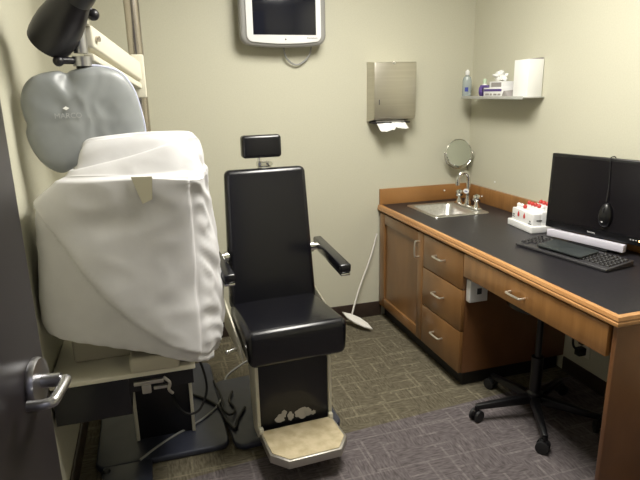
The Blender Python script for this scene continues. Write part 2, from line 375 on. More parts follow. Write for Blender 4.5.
# --- sink
t = empty('sink', (-0.32, -0.30, H), label='small square stainless steel sink set into the countertop corner', cat='sink')
def sq(hx_, hy_, z, r, n=6):
    out = []
    for cx, cy, a0 in ((hx_ - r, hy_ - r, 0), (-hx_ + r, hy_ - r, 90), (-hx_ + r, -hy_ + r, 180), (hx_ - r, -hy_ + r, 270)):
        for k in range(n + 1):
            an = math.radians(a0 + 90 * k / n); out.append((cx + r * math.cos(an), cy + r * math.sin(an), z))
    return out
m = MB(); off = lambda ring, dx: [(x + dx, y, z) for x, y, z in ring]
rings = [sq(0.180, 0.190, 0.001, 0.02), sq(0.178, 0.188, 0.006, 0.02), sq(0.168, 0.178, 0.007, 0.02), off(sq(0.135, 0.155, 0.005, 0.035), -0.022), off(sq(0.130, 0.150, 0.0, 0.035), -0.022), off(sq(0.120, 0.140, -0.12, 0.04), -0.022), off(sq(0.105, 0.125, -0.145, 0.04), -0.022), off(sq(0.03, 0.03, -0.150, 0.028), -0.022), off(sq(0.022, 0.022, -0.152, 0.0215), -0.022)]
m.grid(rings, closed_u=True, flip=False); b_ = m.bm; 
m.build('basin', 'sink_steel', t, sharp=50)
MB().lathe([(0.021, -0.156), (0.024, -0.150), (0.018, -0.149), (0.004, -0.151)], 20, T(-0.022, 0, 0)).build('drain', 'chrome', t)
# --- faucet
t = empty('faucet', (-0.178, -0.300, H + 0.007), label='chrome two-handle gooseneck faucet behind the sink', cat='faucet')
m = MB().box(-0.024, 0.024, -0.125, 0.125, 0, 0.012, 0.006, 3); m.build('deck_plate', 'chrome', t)
m = MB().lathe([(0.021, 0.012), (0.02, 0.03), (0.014, 0.05), (0.013, 0.07)], 20)
m.tube([(0, 0, 0.05), (0, 0, 0.12), (0, 0, 0.165), (-0.006, 0, 0.196), (-0.028, 0, 0.213), (-0.055, 0, 0.207), (-0.072, 0, 0.180), (-0.075, 0, 0.158)], 0.0125, 14, 8)
m.lathe([(0.014, 0), (0.014, 0.024)], 16, T(-0.075, 0, 0.138)); m.build('spout', 'chrome', t)
for s in (-1, 1):
    m = MB().lathe([(0.020, 0.012), (0.019, 0.02), (0.013, 0.032), (0.012, 0.048), (0.021, 0.056), (0.025, 0.070), (0.019, 0.086), (0.005, 0.092)], 16, T(0, s * 0.098, 0)); m.build('tap_handle', 'chrome', t)
m = MB().prism([(0.021 * math.cos(k * math.pi / 8), 0.015 * math.sin(k * math.pi / 8)) for k in range(16)], 0.0012, M=T(-0.017, -0.006, 0.098) @ rzm(math.radians(-70)) @ rx(math.pi / 2)); tg = m.build('tag', 'white_plastic', t); tg['label'] = 'small white oval sticker with a blue mark'
m = MB().box(-0.010, 0.010, -0.0025, 0.0025, 0, 0.0012, M=T(-0.0185, -0.0075, 0.098) @ rzm(math.radians(-70)) @ rx(math.pi / 2)); m.build('print', 'blue_print', tg)
# --- swivel mirror
t = empty('wall_mirror', (-0.125, -0.085, H), label='round chrome swivel mirror above the sink in the corner', cat='mirror')
MB().lathe([(0.024, 0), (0.023, 0.006), (0.010, 0.010)], 24, T(0.0, 0.085, 0.255) @ rx(math.pi / 2)).build('wall_plate', 'chrome', t)
MB().tube([(0.0, 0.080, 0.255), (0.0, 0.05, 0.250), (0, 0.02, 0.232), (0, 0, 0.217)], 0.005, 8, 6).build('bracket_arm', 'chrome', t)
face = rzm(math.radians(-6)) @ rx(math.radians(0))
MC = T(0, -0.0, 0.312) @ face
m = MB(); m.tube([(MC @ Vector((0.098 * math.cos(math.radians(q)), 0, 0.098 * math.sin(math.radians(q))))) for q in range(180, 361, 15)], 0.0035, 8, 2)
for s in (-1, 1): m.rod(MC @ Vector((s * 0.095, 0, 0)), MC @ Vector((s * 0.08, 0, 0)), 0.004); m.ball(MC @ Vector((s * 0.098, 0, 0)), 0.0065)
m.build('yoke', 'chrome', t)
r90 = MC @ rx(math.radians(90 - 9))
MB().lathe([(0.084, -0.006), (0.088, -0.004), (0.088, 0.004), (0.084, 0.007), (0.082, 0.004), (0.082, -0.004)], 48, r90, close=True).build('rim', 'chrome', t)
MB().lathe([(0.0825, -0.004), (0.0825, 0.004)], 48, r90).build('glass', 'mirror_glass', t)

# small screw caps on wall and backsplash
for x, y, z, nx, lab in ((0, -0.313, 0.909, 1, 'tiny white screw cap on the right wall above the backsplash'), (-0.18, -0.019, 0.822, 0, 'tiny white screw cap on the back splash left of the faucet'), (-0.019, -0.21, 0.803, 1, 'tiny white screw cap on the side splash right of the faucet')):
    Mx = T(x, y, z) @ (ry(-math.pi / 2) if nx else rx(math.pi / 2))
    tag(MB().lathe([(0.0055, 0), (0.005, 0.003), (0.002, 0.004)], 14, Mx).build('screw_cap', 'paper_white'), lab, 'screw cap', 'screw caps near the faucet')

# ================================================================== things on the back wall
# monitor
TX, TZ = -1.252, 1.918
t = empty('wall_monitor', (TX, -0.10, TZ), label='silver flat monitor mounted high on the back wall', cat='monitor')
def screen_outline(w, h, sag, r=0.03, n=6):
    pts = []
    for cx, cy, a0 in ((w - r, h - r, 0), (-w + r, h - r, 90), (-w + r, -h + r, 180), (w - r, -h + r, 270)):
        for k in range(n + 1):
            an = math.radians(a0 + 90 * k / n); pts.append([cx + r * math.cos(an), cy + r * math.sin(an)])
    # refine and bow the bottom
    out = []
    for i, p_ in enumerate(pts):
        q = pts[(i + 1) % len(pts)]; out.append(p_)
        if abs(p_[0] - q[0]) > 0.1:
            for k in range(1, 10): out.append([p_[0] + (q[0] - p_[0]) * k / 10, p_[1] + (q[1] - p_[1]) * k / 10])
    for p_ in out:
        s = 1 - (p_[0] / w) ** 2
        if p_[1] < 0: p_[1] -= sag * s * (-p_[1] / h)
        else: p_[1] += sag * 0.6 * s * (p_[1] / h)
    return out
fr = rx(math.pi / 2)
MB().prism(screen_outline(0.241, 0.196, 0.016, 0.05), 0.060, 0.018, 4, T(0, 0.045, 0) @ fr).build('casing', 'silver_plastic', t)
w_out = screen_outline(0.208, 0.180, 0.014, 0.03)
bz = MB().prism(w_out, 0.010, 0.003, 2, T(0, -0.0145, 0) @ fr).build('bezel', 'white_plastic', t)
MB().box(-0.172, 0.178, -0.0262, -0.0230, -0.148, 0.150, 0.0005).build('screen', 'screen_dark', t)
m = MB().lathe([(0.0045, 0), (0.0035, 0.002)], 14, T(0.005, -0.0245, -0.171) @ fr); m.build('power_button', 'dark_print', t)
text('brand_mark', 'Westinghouse', 0.0105, 'dark_print', t, T(0.156, -0.0252, -0.164) @ fr)
MB().box(-0.06, 0.06, 0.04, 0.099, -0.06, 0.06, 0.004).build('wall_bracket', 'black_plastic', t)
tag(MB().tube([(-1.240, -0.045, 1.735), (-1.238, -0.040, 1.69), (-1.215, -0.030, 1.645), (-1.165, -0.022, 1.618), (-1.115, -0.024, 1.640), (-1.085, -0.032, 1.68), (-1.078, -0.045, 1.735)], 0.0050, 8, 8).build('monitor_cable', 'grey_cord'), 'grey cable hanging in a loop under the wall monitor', 'cable')
# towel dispenser
t = empty('towel_dispenser', (-0.600, 0, 1.28), label='brushed steel paper towel dispenser on the back wall', cat='towel dispenser')
m = MB(); m.hexa([(-0.124, -0.115, 0.02), (0.143, -0.115, 0.02), (0.143, -0.001, 0.0), (-0.124, -0.001, 0.0), (-0.124, -0.115, 0.345), (0.143, -0.115, 0.345), (0.143, -0.001, 0.352), (-0.124, -0.001, 0.352)], 0.003); m.build('housing', 'brushed_steel', t)
m = MB().box(-0.124, 0.143, -0.125, -0.115, 0.03, 0.346, 0.004, 3); dd = m.build('front_door', 'brushed_steel', t)
MB().box(-0.008, 0.008, -0.129, -0.110, 0.334, 0.349, 0.002).build('lock', 'chrome', dd)
MB().box(-0.096, -0.091, -0.1262, -0.124, 0.105, 0.135, 0.0008).build('level_slot', 'dark_print', dd)
MB().box(-0.118, 0.12, -0.1, -0.02, -0.006, 0.004, 0.001).build('outlet_slot', 'black_recess', t)
# towel hanging out
rows = []
for i in range(9):
    v = i / 8; row = []
    for j in range(25):
        u = j / 24; x = -0.100 + 0.185 * u
        z = 1.283 - 0.047 * v - (0.010 * v) * (math.sin(u * 9) * 0.5 + abs(math.sin(u * 23)) * 0.5) + (0.012 * v if u > 0.5 else 0)
        row.append((-0.600 + x + 0.012 * v, -0.085 - 0.05 * v + 0.006 * math.sin(u * 14 + v * 2) * v, z + 0.008 * (1 - v)))
    rows.append(row)
m = MB().grid(rows); pt = m.build('paper_towel', 'paper_white'); sm = pt.modifiers.new('solid', 'SOLIDIFY'); sm.thickness = 0.002
tag(pt, 'crumpled white paper towel sticking out under the steel dispenser', 'paper towel')

# ================================================================== shelf on the right wall
SZ = 1.42
t = empty('wall_shelf', (0, -0.41, SZ), label='narrow white shelf fixed high on the right wall near the corner', cat='shelf')
m = MB().box(-0.135, -0.001, -0.295, 0.305, -0.006, 0, 0.0015).box(-0.137, -0.133, -0.295, 0.305, -0.012, 0.004, 0.001); m.build('board', 'acrylic_white', t)
t = empty('white_box', (-0.055, -0.625, SZ), label='tall white cardboard box with open top on the wall shelf', cat='box')
MB().box(-0.042, 0.050, -0.060, 0.060, 0, 0.190, 0.001).build('carton', 'paper_white', t)
MB().hexa([(0.0, -0.058, 0.190), (0.046, -0.058, 0.190), (0.046, 0.02, 0.190), (0.0, 0.02, 0.190), (0.004, -0.058, 0.196), (0.048, -0.058, 0.198), (0.048, 0.02, 0.193), (0.004, 0.02, 0.193)]).build('flap', 'grey_card', t)
t = empty('sanitizer_bottle', (-0.105, -0.112, SZ), label='clear gel bottle with white cap at the left end of the shelf', cat='bottle')
MB().lathe([(0.026, 0), (0.028, 0.004), (0.028, 0.095), (0.022, 0.115), (0.011, 0.122), (0.011, 0.13)], 24).build('body', 'clear_gel', t)
MB().lathe([(0.013, 0.128), (0.013, 0.15), (0.006, 0.154), (0.005, 0.16)], 18).build('cap', 'white_plastic', t)
MB().box(-0.010, 0.010, -0.0295, -0.027, 0.03, 0.055, M=rzm(math.radians(-35))).build('sticker', 'blue_print', t)
t = empty('small_bottle', (-0.060, -0.235, SZ), label='small white bottle with pale green cap beside the gel bottle', cat='bottle')
MB().lathe([(0.016, 0), (0.018, 0.003), (0.018, 0.062), (0.010, 0.075)], 18).build('body', 'white_plastic', t)
MB().lathe([(0.011, 0.073), (0.011, 0.098), (0.008, 0.102)], 16).build('cap', 'pale_green', t)
t = empty('tape_dispenser', (-0.10, -0.275, SZ), label='purple handheld tape dispenser on the shelf between bottles and papers', cat='tape dispenser')
Mx = T(0, 0, 0.032) @ rzm(math.radians(35)) @ rx(math.pi / 2)
MB().lathe([(0.031, -0.010), (0.031, 0.010), (0.017, 0.010), (0.017, -0.010)], 26, Mx, close=True).build('roll', 'purple_plastic', t)
MB().box(-0.012, 0.04, -0.01, 0.01, 0.045, 0.066, 0.003, 2, rzm(math.radians(-55))).box(0.018, 0.036, -0.010, 0.010, 0.0, 0.06, 0.003, 2, rzm(math.radians(-55))).build('body', 'purple_plastic', t)
t = empty('small_carton', (-0.075, -0.415, SZ), label='low white carton with purple band lying on the shelf', cat='carton')
MB().box(-0.045, 0.055, -0.085, 0.095, 0, 0.050, 0.001).build('carton', 'white_plastic', t)
MB().box(-0.0462, -0.044, -0.08, 0.09, 0.030, 0.043).build('print', 'purple_plastic', t)
for j, (ya, yb) in enumerate(((-0.07, -0.045), (-0.035, -0.005), (0.01, 0.03), (0.04, 0.075))): MB().box(-0.0462, -0.044, ya, yb, 0.008, 0.018).build('print', 'grey_card', t)
t = empty('tissue_box', (-0.070, -0.43, SZ + 0.05), label='grey and white tissue box on top of the low carton', cat='tissue box')
MB().box(-0.04, 0.05, -0.06, 0.07, 0, 0.034, 0.001).build('carton', 'white_plastic', t)
MB().box(-0.0412, -0.039, -0.045, 0.05, 0.004, 0.028).build('print', 'grey_card', t)
def crumple(name, c, sx, sy, sz, mat_, seed):
    b = bmesh.new(); bmesh.ops.create_icosphere(b, subdivisions=4, radius=1)
    for v in b.verts:
        n_ = noise.noise(v.co * 1.7 + Vector((seed, 0, 0))); n2 = abs(noise.noise(v.co * 3.5 + Vector((0, seed, 0))))
        k = 1 + 0.7 * n_ - 0.55 * n2; v.co = Vector((v.co.x * sx * k, v.co.y * sy * k, max(v.co.z, -0.55) * sz * k))
    zmin = min(v.co.z for v in b.verts)
    m = MB(); m._merge(b, T(c[0], c[1], c[2] - zmin)); return m.build(name, mat_, sharp=60)
tag(crumple('tissue', (-0.075, -0.415, SZ + 0.0845), 0.028, 0.055, 0.030, 'paper_white', 3.3), 'crumpled white tissue poking up from the tissue box', 'tissue')
t = MB().hexa([(-0.045, -0.055, 0), (0.03, -0.055, 0), (0.03, 0.05, 0), (-0.045, 0.02, 0), (-0.045, -0.03, 0.040), (0.03, -0.035, 0.045), (0.03, 0.005, 0.045), (-0.045, -0.005, 0.040)], 0.001).build('card_wedge', 'grey_card', None, (-0.088, -0.5385 - 0.005 + 0.03, SZ))
t.scale = (0.8, 0.7, 0.8); t.location = (-0.095, -0.525, SZ)
tag(t, 'folded grey card leaning in front of the white box on the shelf', 'card')

# ================================================================== desk things
# tray of eye drop bottles
t = empty('bottle_tray', (-0.135, -0.872, H), 0.0, label='stepped white tray for small bottles next to the computer monitor', cat='tray')
rt = math.radians(-6); t.rotation_euler.z = rt
m = MB(); m.box(-0.085, 0.085, -0.115, 0.115, 0, 0.034, 0.004, 3)
m.build('base', 'white_plastic', t)
m = MB(); 
for k, (xa, xb, zz) in enumerate(((-0.07, -0.025, 0.096), (-0.025, 0.025, 0.104), (0.025, 0.075, 0.110))): m.box(xa, xb, -0.10, 0.10, 0.030, zz, 0.005, 3)
m.build('stepped_rack', 'white_plastic', t)
for y in (-0.02, 0.035):
    dp = [(0.0, 0.020), (0.007, 0.007), (0.009, -0.002), (0.006, -0.009), (0, -0.011), (-0.006, -0.009), (-0.009, -0.002), (-0.007, 0.007)]
    MB().prism(dp, 0.0012, 0, M=T(-0.0702, y, 0.068) @ rzm(-math.pi / 2) @ rx(math.pi / 2)).build('drop_mark', 'red_plastic', t)
for y, z_, s in ((-0.075, 0.044, 1.0), (0.08, 0.052, 0.7)):
    MB().box(-0.0712, -0.0695, y - 0.014 * s, y + 0.014 * s, z_ - 0.004, z_ + 0.0).box(-0.0712, -0.0695, y - 0.005, y + 0.005, z_ + 0.006, z_ + 0.014).build('print', 'dark_print', t)
MB().box(-0.05, -0.02, -0.1015, -0.0995, 0.058, 0.064).build('print', 'dark_print', t)
bt0 = None
Mt = T(*t.location) @ rzm(rt)
def drop_bottle(red):
    e_ = empty('dropper_bottle', (0, 0, 0))
    MB().lathe([(0.011, 0), (0.0115, 0.001), (0.0115, 0.006), (0.008, 0.009)], 14).build('body', 'white_plastic', e_)
    MB().lathe([(0.0085, 0.008), (0.0105, 0.020), (0.008, 0.024), (0.0035, 0.028)], 12).build('cap', 'red_plastic' if red else 'white_plastic', e_)
    return e_
protos = [drop_bottle(True), drop_bottle(False)]; used = [False, False]
spots = [(-0.0475, 0.075, .075, 1), (-0.0475, 0.045, .075, 1), (-0.0475, 0.015, .075, 0), (0, 0.055, .085, 0), (0, 0.025, .085, 0), (0, -0.005, .085, 0), (0, -0.035, .085, 0), (0.05, 0.03, .092, 0), (0.05, 0.0, .092, 0), (0.05, -0.03, .092, 0), (0, -0.07, .085, 1)]
for x, y, z, k in spots:
    src = protos[k]
    if used[k]:
        r_ = src.copy(); C.objects.link(r_)
        for ch in src.children: c_ = ch.copy(); C.objects.link(c_); c_.parent = r_
    else: r_ = src; used[k] = True
    r_.location = Mt @ Vector((x, y, z + 0.0195)); 
    tag(r_, 'small dropper bottle with a red cap standing in the white stepped tray' if k == 0 else 'small all-white dropper bottle standing in the white stepped tray', 'bottle', 'red-capped dropper bottles in the tray' if k == 0 else 'white-capped dropper bottles in the tray')
# computer monitor
t = empty('computer_monitor', (-0.138, -1.269, H), math.radians(15), label='black flat computer monitor on the desk with silver bar below the screen', cat='monitor')
LEAN = ry(math.radians(1.5))
W_ = 0.24
Mm = T(0, 0, 0.052) @ LEAN
MB().box(0, 0.032, -W_, W_, 0, 0.355, 0.005, 3, Mm).build('housing', 'black_plastic', t)
MB().box(-0.0012, 0.001, -W_ + 0.016, W_ - 0.016, 0.034, 0.342, M=Mm).build('screen', 'screen_black', t)
m = MB().box(0.03, 0.055, -0.15, 0.15, 0.08, 0.32, 0.01, 2, Mm); m.build('back_cover', 'black_plastic', t)
MB().box(-0.022, 0.004, -0.166, 0.212, 0.014, 0.048, 0.003, 2).build('stand_bar', 'lilac_silver', t)
MB().box(-0.030, 0.07, -0.10, 0.10, 0, 0.011, 0.004, 2).box(0.045, 0.06, -0.03, 0.03, 0.005, 0.16, 0.003, 2).build('stand', 'black_plastic', t)
text('brand_mark', 'Samsung', 0.011, 'pale_led', t, Mm @ T(-0.001, -0.0, 0.018) @ rzm(-math.pi / 2) @ rx(math.pi / 2))
for k, y in enumerate((-0.180, -0.192, -0.204)): MB().box(-0.0015, 0.001, y - 0.0028, y + 0.0028, 0.020, 0.0245, 0.0005, 1, Mm).build('button', 'pale_led', t)
bl = MB().lathe([(0.0045, 0), (0.003, 0.0015)], 12, Mm @ T(0, -0.219, 0.022) @ ry(-math.pi / 2)).build('power_light', 'amber_led', t); bl['label'] = 'glowing amber power light'
# mouse hung over the screen
mo = empty('computer_mouse', (-0.138, -1.269, H), math.radians(15), label='black computer mouse hanging by its cable in front of the monitor screen', cat='mouse')
Mq = Mm @ T(-0.022, -0.062, 0.118) @ ry(math.radians(-90)) @ rzm(math.radians(90))
b = bmesh.new(); bmesh.ops.create_uvsphere(b, u_segments=28, v_segments=18, radius=1)
for v in b.verts:
    x, y, z = v.co; v.co = Vector((x * 0.030 * (1 - 0.12 * y), y * 0.055, (z if z > 0 else z * 0.35) * 0.024 * (1 - 0.15 * y) - 0.006))
# local x across, y along, z out of the screen
Mq = Mm @ T(-0.012, -0.060, 0.108) @ Matrix(((0, 0, -1, 0), (-1, 0, 0, 0), (0, 1, 0, 0), (0, 0, 0, 1)))
m = MB(); m._merge(b, Mq); m.build('shell', 'black_plastic', mo)
MB().box(-0.0025, 0.0025, 0.012, 0.034, 0.012, 0.020, 0.002, 2, Mq).build('wheel', 'key_gap', mo)
MB().lathe([(0.004, 0), (0.003, 0.0006)], 14, Mq @ T(0.0, -0.028, 0.0165)).build('logo_mark', 'pale_led', mo)
m = MB().tube([Mm @ Vector(q) for q in ((-0.014, -0.060, 0.168), (-0.006, -0.058, 0.24), (-0.005, -0.052, 0.32), (-0.005, -0.05, 0.353), (0.006, -0.05, 0.361), (0.03, -0.05, 0.358), (0.040, -0.05, 0.33), (0.065, -0.04, 0.2), (0.07, 0.0, 0.05), (0.075, 0.06, -0.045))], 0.0022, 8, 6); m.build('cable', 'rubber', mo)
# keyboard
kb = empty('keyboard', (-0.308, -1.345, H), math.radians(10.0), label='black computer keyboard on the desk in front of the monitor', cat='keyboard')
kx, ky = 0.084, 0.235
MB().hexa([(-kx, -ky, 0.002), (kx, -ky, 0.002), (kx, ky, 0.002), (-kx, ky, 0.002), (-kx, -ky, 0.014), (kx, -ky, 0.026), (kx, ky, 0.026), (-kx, ky, 0.014)], 0.003, 3).build('body', 'key_gap', kb)
kz = lambda x: 0.0145 + 0.012 * (x + kx) / (2 * kx)
proto = None
for r_i in range(6):
    x = 0.060 - r_i * 0.0215
    for c_i in range(20):
        y = 0.219 - c_i * 0.0228
        if r_i in (0,) and c_i in (1, 14): continue
        if 6 <= c_i <= 13 and r_i != 0: continue      # covered by the flat pad
        if r_i == 5 and c_i in (2, 3): continue
        if proto is None:
            k_ = MB().hexa([(-.0090, -.0095, 0), (.0090, -.0095, 0), (.0090, .0095, 0), (-.0090, .0095, 0), (-.0070, -.0075, .007), (.0070, -.0075, .007), (.0070, .0075, .007), (-.0070, .0075, .007)], 0.001, 1).build('key', 'key_black', kb); proto = k_
        else: k_ = proto.copy(); C.objects.link(k_)
        k_.parent = kb; k_.location = (x, y, kz(x) - 0.001)
fp = MB(); 
outl = []
for cx, cy, a0 in ((0.045, 0.10, 0), (-0.045, 0.10, 90), (-0.045, -0.10, 180), (0.045, -0.10, 270)):
    for k in range(7): an = math.radians(a0 + 15 * k); outl.append((cx + 0.015 * math.cos(an), cy + 0.015 * math.sin(an)))
fpo = fp.prism(outl, 0.008, 0.002, 2, T(-0.005, 0.010, 0.028) @ ry(-math.atan(0.012 / (2 * kx)))).build('flat_pad', 'slate_pad', None, (-0.312, -1.345, H - 0.0015), math.radians(10))
tag(fpo, 'flat dark grey rounded pad lying across the middle of the keyboard', 'pad')

# stool under the desk
t = empty('rolling_stool', (-0.435, -1.35, 0), label='black five-star rolling stool pushed under the desk', cat='stool')
MB().lathe([(0.03, 0.07), (0.036, 0.075), (0.036, 0.125), (0.028, 0.135)], 24).build('hub', 'black_plastic', t)
MB().lathe([(0.026, 0.12), (0.026, 0.30), (0.014, 0.302), (0.014, 0.545)], 20).build('gas_column', 'black_plastic', t)
MB().lathe([(0.05, 0.535), (0.13, 0.540), (0.150, 0.550), (0.155, 0.575), (0.14, 0.595), (0.09, 0.600), (0.01, 0.601)], 36).build('seat', 'black_vinyl', t)
for k in range(5):
    an = math.radians(170 + 72 * k); c_, s_ = math.cos(an), math.sin(an); Mk = rzm(an)
    MB().hexa([(0.02, -0.022, 0.075), (0.27, -0.013, 0.062), (0.27, 0.013, 0.062), (0.02, 0.022, 0.075), (0.02, -0.018, 0.115), (0.28, -0.010, 0.084), (0.28, 0.010, 0.084), (0.02, 0.018, 0.115)], 0.004, 2, Mk).build('leg', 'black_plastic', t)
    cs = MB(); cs.rod(Mk @ Vector((0.275, 0, 0.05)), Mk @ Vector((0.275, 0, 0.075)), 0.007)
    cs.box(-0.022, 0.018, -0.007, 0.007, 0.03, 0.056, 0.004, 2, Mk @ T(0.275, 0, 0) @ rzm(0.7 * k + 0.5)); c0 = cs.build('caster', 'black_plastic', t)
    for s in (-1, 1):
        MB().lathe([(0.018, -0.008), (0.027, -0.006), (0.0275, 0.006), (0.018, 0.009)], 22, Mk @ T(0.275, 0, 0.0275) @ rzm(0.7 * k + 0.5) @ T(-0.006, s * 0.016, 0) @ rx(math.pi / 2)).build('wheel', 'rubber', c0)
# long-handled duster
t = empty('floor_duster', (-0.85, -0.12, 0), label='white long-handled floor duster leaning in the gap beside the cabinet', cat='duster')
o = Vector(t.location)
MB().tube([Vector(q) - o for q in ((-0.869, -0.105, 0.06), (-0.80, -0.06, 0.22), (-0.71, -0.035, 0.42), (-0.662, -0.028, 0.575))], 0.0055, 10, 6).build('handle', 'stick_white', t)
pts = [(-0.125, 0.0), (-0.07, 0.022), (0, 0.030), (0.07, 0.022), (0.125, 0.0), (0.07, -0.020), (0, -0.026), (-0.07, -0.020)]
MB().prism(pts, 0.014, 0.005, 3, T(0.002, -0.035, 0.044) @ rzm(math.radians(-58)) @ ry(math.radians(12)) @ rx(math.radians(18))).build('blade', 'stick_white', t)

# ================================================================== exam chair
t = empty('exam_chair', (-1.548, -1.0, 0), math.radians(3.0), label='black padded examination chair with headrest and metal footplate', cat='examination chair')
def rounded_rect(x0, x1, y0, y1, r, n=6):
    out = []
    for cx, cy, a0 in ((x1 - r, y1 - r, 0), (x0 + r, y1 - r, 90), (x0 + r, y0 + r, 180), (x1 - r, y0 + r, 270)):
        for k in range(n + 1): an = math.radians(a0 + 90 * k / n); out.append((cx + r * math.cos(an), cy + r * math.sin(an)))
    return out
MB().prism(rounded_rect(-0.245, 0.245, -0.17, 0.42, 0.05), 0.026, 0.008, 3, T(0, 0, 0.001)).build('floor_plate', 'base_enamel', t)
# pedestal
MB().box(-0.148, 0.148, -0.232, -0.09, 0.085, 0.465, 0.002).box(-0.11, 0.11, -0.16, 0.12, 0.027, 0.44).build('pedestal', 'black_paint', t)
for s in (-1, 1):
    MB().hexa([(s * 0.156 - 0.007, -0.240, 0.095), (s * 0.156 + 0.007, -0.240, 0.095), (s * 0.156 + 0.007, -0.165, 0.095), (s * 0.156 - 0.007, -0.165, 0.095), (s * 0.156 - 0.007, -0.240, 0.455), (s * 0.156 + 0.007, -0.240, 0.455), (s * 0.156 + 0.007, -0.10, 0.455), (s * 0.156 - 0.007, -0.10, 0.455)], 0.003).build('side_cladding', 'cream_enamel', t)
MB().box(-0.15, 0.15, -0.225, 0.18, 0.435, 0.485, 0.004).build('seat_base', 'black_paint', t)
# scuffs on the front panel
sc = MB()
def blob(cx, cz, rx_, rz_, seed, y):
    pts = []
    for k in range(26):
        an = 2 * math.pi * k / 26; q = 1 + 0.45 * noise.noise(Vector((math.cos(an) * 1.6 + seed, math.sin(an) * 1.6, seed)))
        pts.append((cx + rx_ * q * math.cos(an), cz + rz_ * q * math.sin(an)))
    return pts
for cx, cz, a_, c_, sd in ((-0.066, 0.158, 0.020, 0.017, 1.2), (-0.048, 0.174, 0.012, 0.018, 5.7), (-0.020, 0.160, 0.014, 0.020, 2.1), (0.030, 0.163, 0.032, 0.023, 3.8), (0.058, 0.160, 0.020, 0.018, 7.3), (0.080, 0.153, 0.012, 0.010, 8.3)):
    sc.prism(blob(cx, cz, a_, c_, sd, 0), 0.0008, 0, M=T(0, -0.2316, 0) @ rx(math.pi / 2))
o_ = sc.build('scuff_patch', 'scuff', t); o_['label'] = 'pale worn patch low on the black front panel'
# footplate
fpt = [(-0.158, -0.245), (0.160, -0.245), (0.166, -0.40), (0.115, -0.470), (-0.100, -0.470), (-0.158, -0.405)]
MB().prism(fpt, 0.036, 0.005, 2, T(0, 0, 0.088)).build('footplate', 'aluminium', t)
ins = [(x * 0.93 + 0.0, -0.357 + (y + 0.357) * 0.93) for x, y in fpt]; ins[0] = (-0.152, -0.248); ins[1] = (0.152, -0.248)
MB().prism(ins, 0.004, 0.001, 1, T(0, 0, 0.1235)).build('tread_mat', 'footplate_tan', t)
for s in (-1, 1): MB().box(s * 0.152 - 0.009, s * 0.152 + 0.009, -0.262, -0.240, 0.120, 0.145, 0.003).build('hinge_lug', 'cream_enamel', t)
# seat pad
def pad(name, c8, bev, seg, parent, m='black_vinyl', puff=0.0):
    mb = MB().hexa(c8, bev, seg); return mb.build(name, m, parent, sharp=60)
pad('seat', [(-0.200, -0.335, 0.450), (0.198, -0.335, 0.450), (0.192, 0.045, 0.480), (-0.196, 0.045, 0.480), (-0.210, -0.335, 0.604), (0.206, -0.335, 0.604), (0.194, 0.045, 0.592), (-0.198, 0.045, 0.592)], 0.030, 5, t)
for s in (-1, 1): MB().hexa([(s * 0.212 - 0.004, -0.27, 0.465), (s * 0.212 + 0.004, -0.27, 0.465), (s * 0.212 + 0.004, 0.09, 0.465), (s * 0.212 - 0.004, 0.09, 0.465), (s * 0.212 - 0.004, -0.24, 0.515), (s * 0.212 + 0.004, -0.24, 0.515), (s * 0.212 + 0.004, 0.09, 0.60), (s * 0.212 - 0.004, 0.09, 0.60)], 0.002).build('side_bracket', 'cream_enamel', t)
MB().rod((-0.20, -0.19, 0.49), (-0.262, -0.215, 0.49), 0.006).ball((-0.264, -0.216, 0.49), 0.009).build('lever', 'chrome', t)
# backrest
pad('backrest', [(-0.196, 0.020, 0.560), (0.200, 0.020, 0.560), (0.194, 0.105, 0.560), (-0.190, 0.105, 0.560), (-0.175, 0.085, 1.160), (0.184, 0.085, 1.160), (0.176, 0.150, 1.154), (-0.168, 0.150, 1.154)], 0.024, 5, t)
MB().hexa([(-0.16, 0.108, 0.50), (0.16, 0.108, 0.50), (0.16, 0.122, 0.50), (-0.16, 0.122, 0.50), (-0.145, 0.153, 1.13), (0.145, 0.153, 1.13), (0.145, 0.166, 1.13), (-0.145, 0.166, 1.13)], 0.003).build('back_shell', 'black_paint', t)
MB().rod((-0.008, 0.135, 1.10), (-0.008, 0.150, 1.245), 0.008).build('headrest_post', 'chrome', t)
MB().box(-0.022, 0.038, 0.115, 0.150, 1.160, 1.183, 0.004).rod((0.028, 0.13, 1.172), (0.028, 0.095, 1.176), 0.009).build('headrest_clamp', 'chrome', t)
MB().box(-0.092, 0.078, 0.085, 0.140, 1.203, 1.298, 0.014, 4).build('headrest', 'black_vinyl', t, sharp=60)
for s in (-1, 1):
    xc = 0.250 if s > 0 else -0.236; tx = xc - 0.034 if s > 0 else xc
    y1_ = -0.275 if s > 0 else -0.215
    am = pad('armrest', [(tx - 0.022, y1_, 0.770), (tx + 0.026, y1_, 0.770), (xc + 0.020, 0.15, 0.768), (xc - 0.018, 0.15, 0.768), (tx - 0.024, y1_, 0.806), (tx + 0.028, y1_, 0.806), (xc + 0.022, 0.15, 0.820), (xc - 0.020, 0.15, 0.820)], 0.009, 3, t)
    MB().hexa([(tx - 0.018, y1_ - 0.001, 0.760), (tx + 0.022, y1_ - 0.001, 0.760), (xc + 0.015, 0.12, 0.760), (xc - 0.014, 0.12, 0.760), (tx - 0.018, y1_ - 0.001, 0.770), (tx + 0.022, y1_ - 0.001, 0.770), (xc + 0.015, 0.12, 0.770), (xc - 0.014, 0.12, 0.770)], 0.002).build('arm_rail', 'chrome', am)
    MB().rod((s * 0.168, 0.07, 0.795), (xc - s * 0.018, 0.07, 0.795), 0.017).rod((s * 0.186, 0.07, 0.795), (s * 0.200, 0.07, 0.795), 0.024).build('arm_hinge', 'chrome', t)

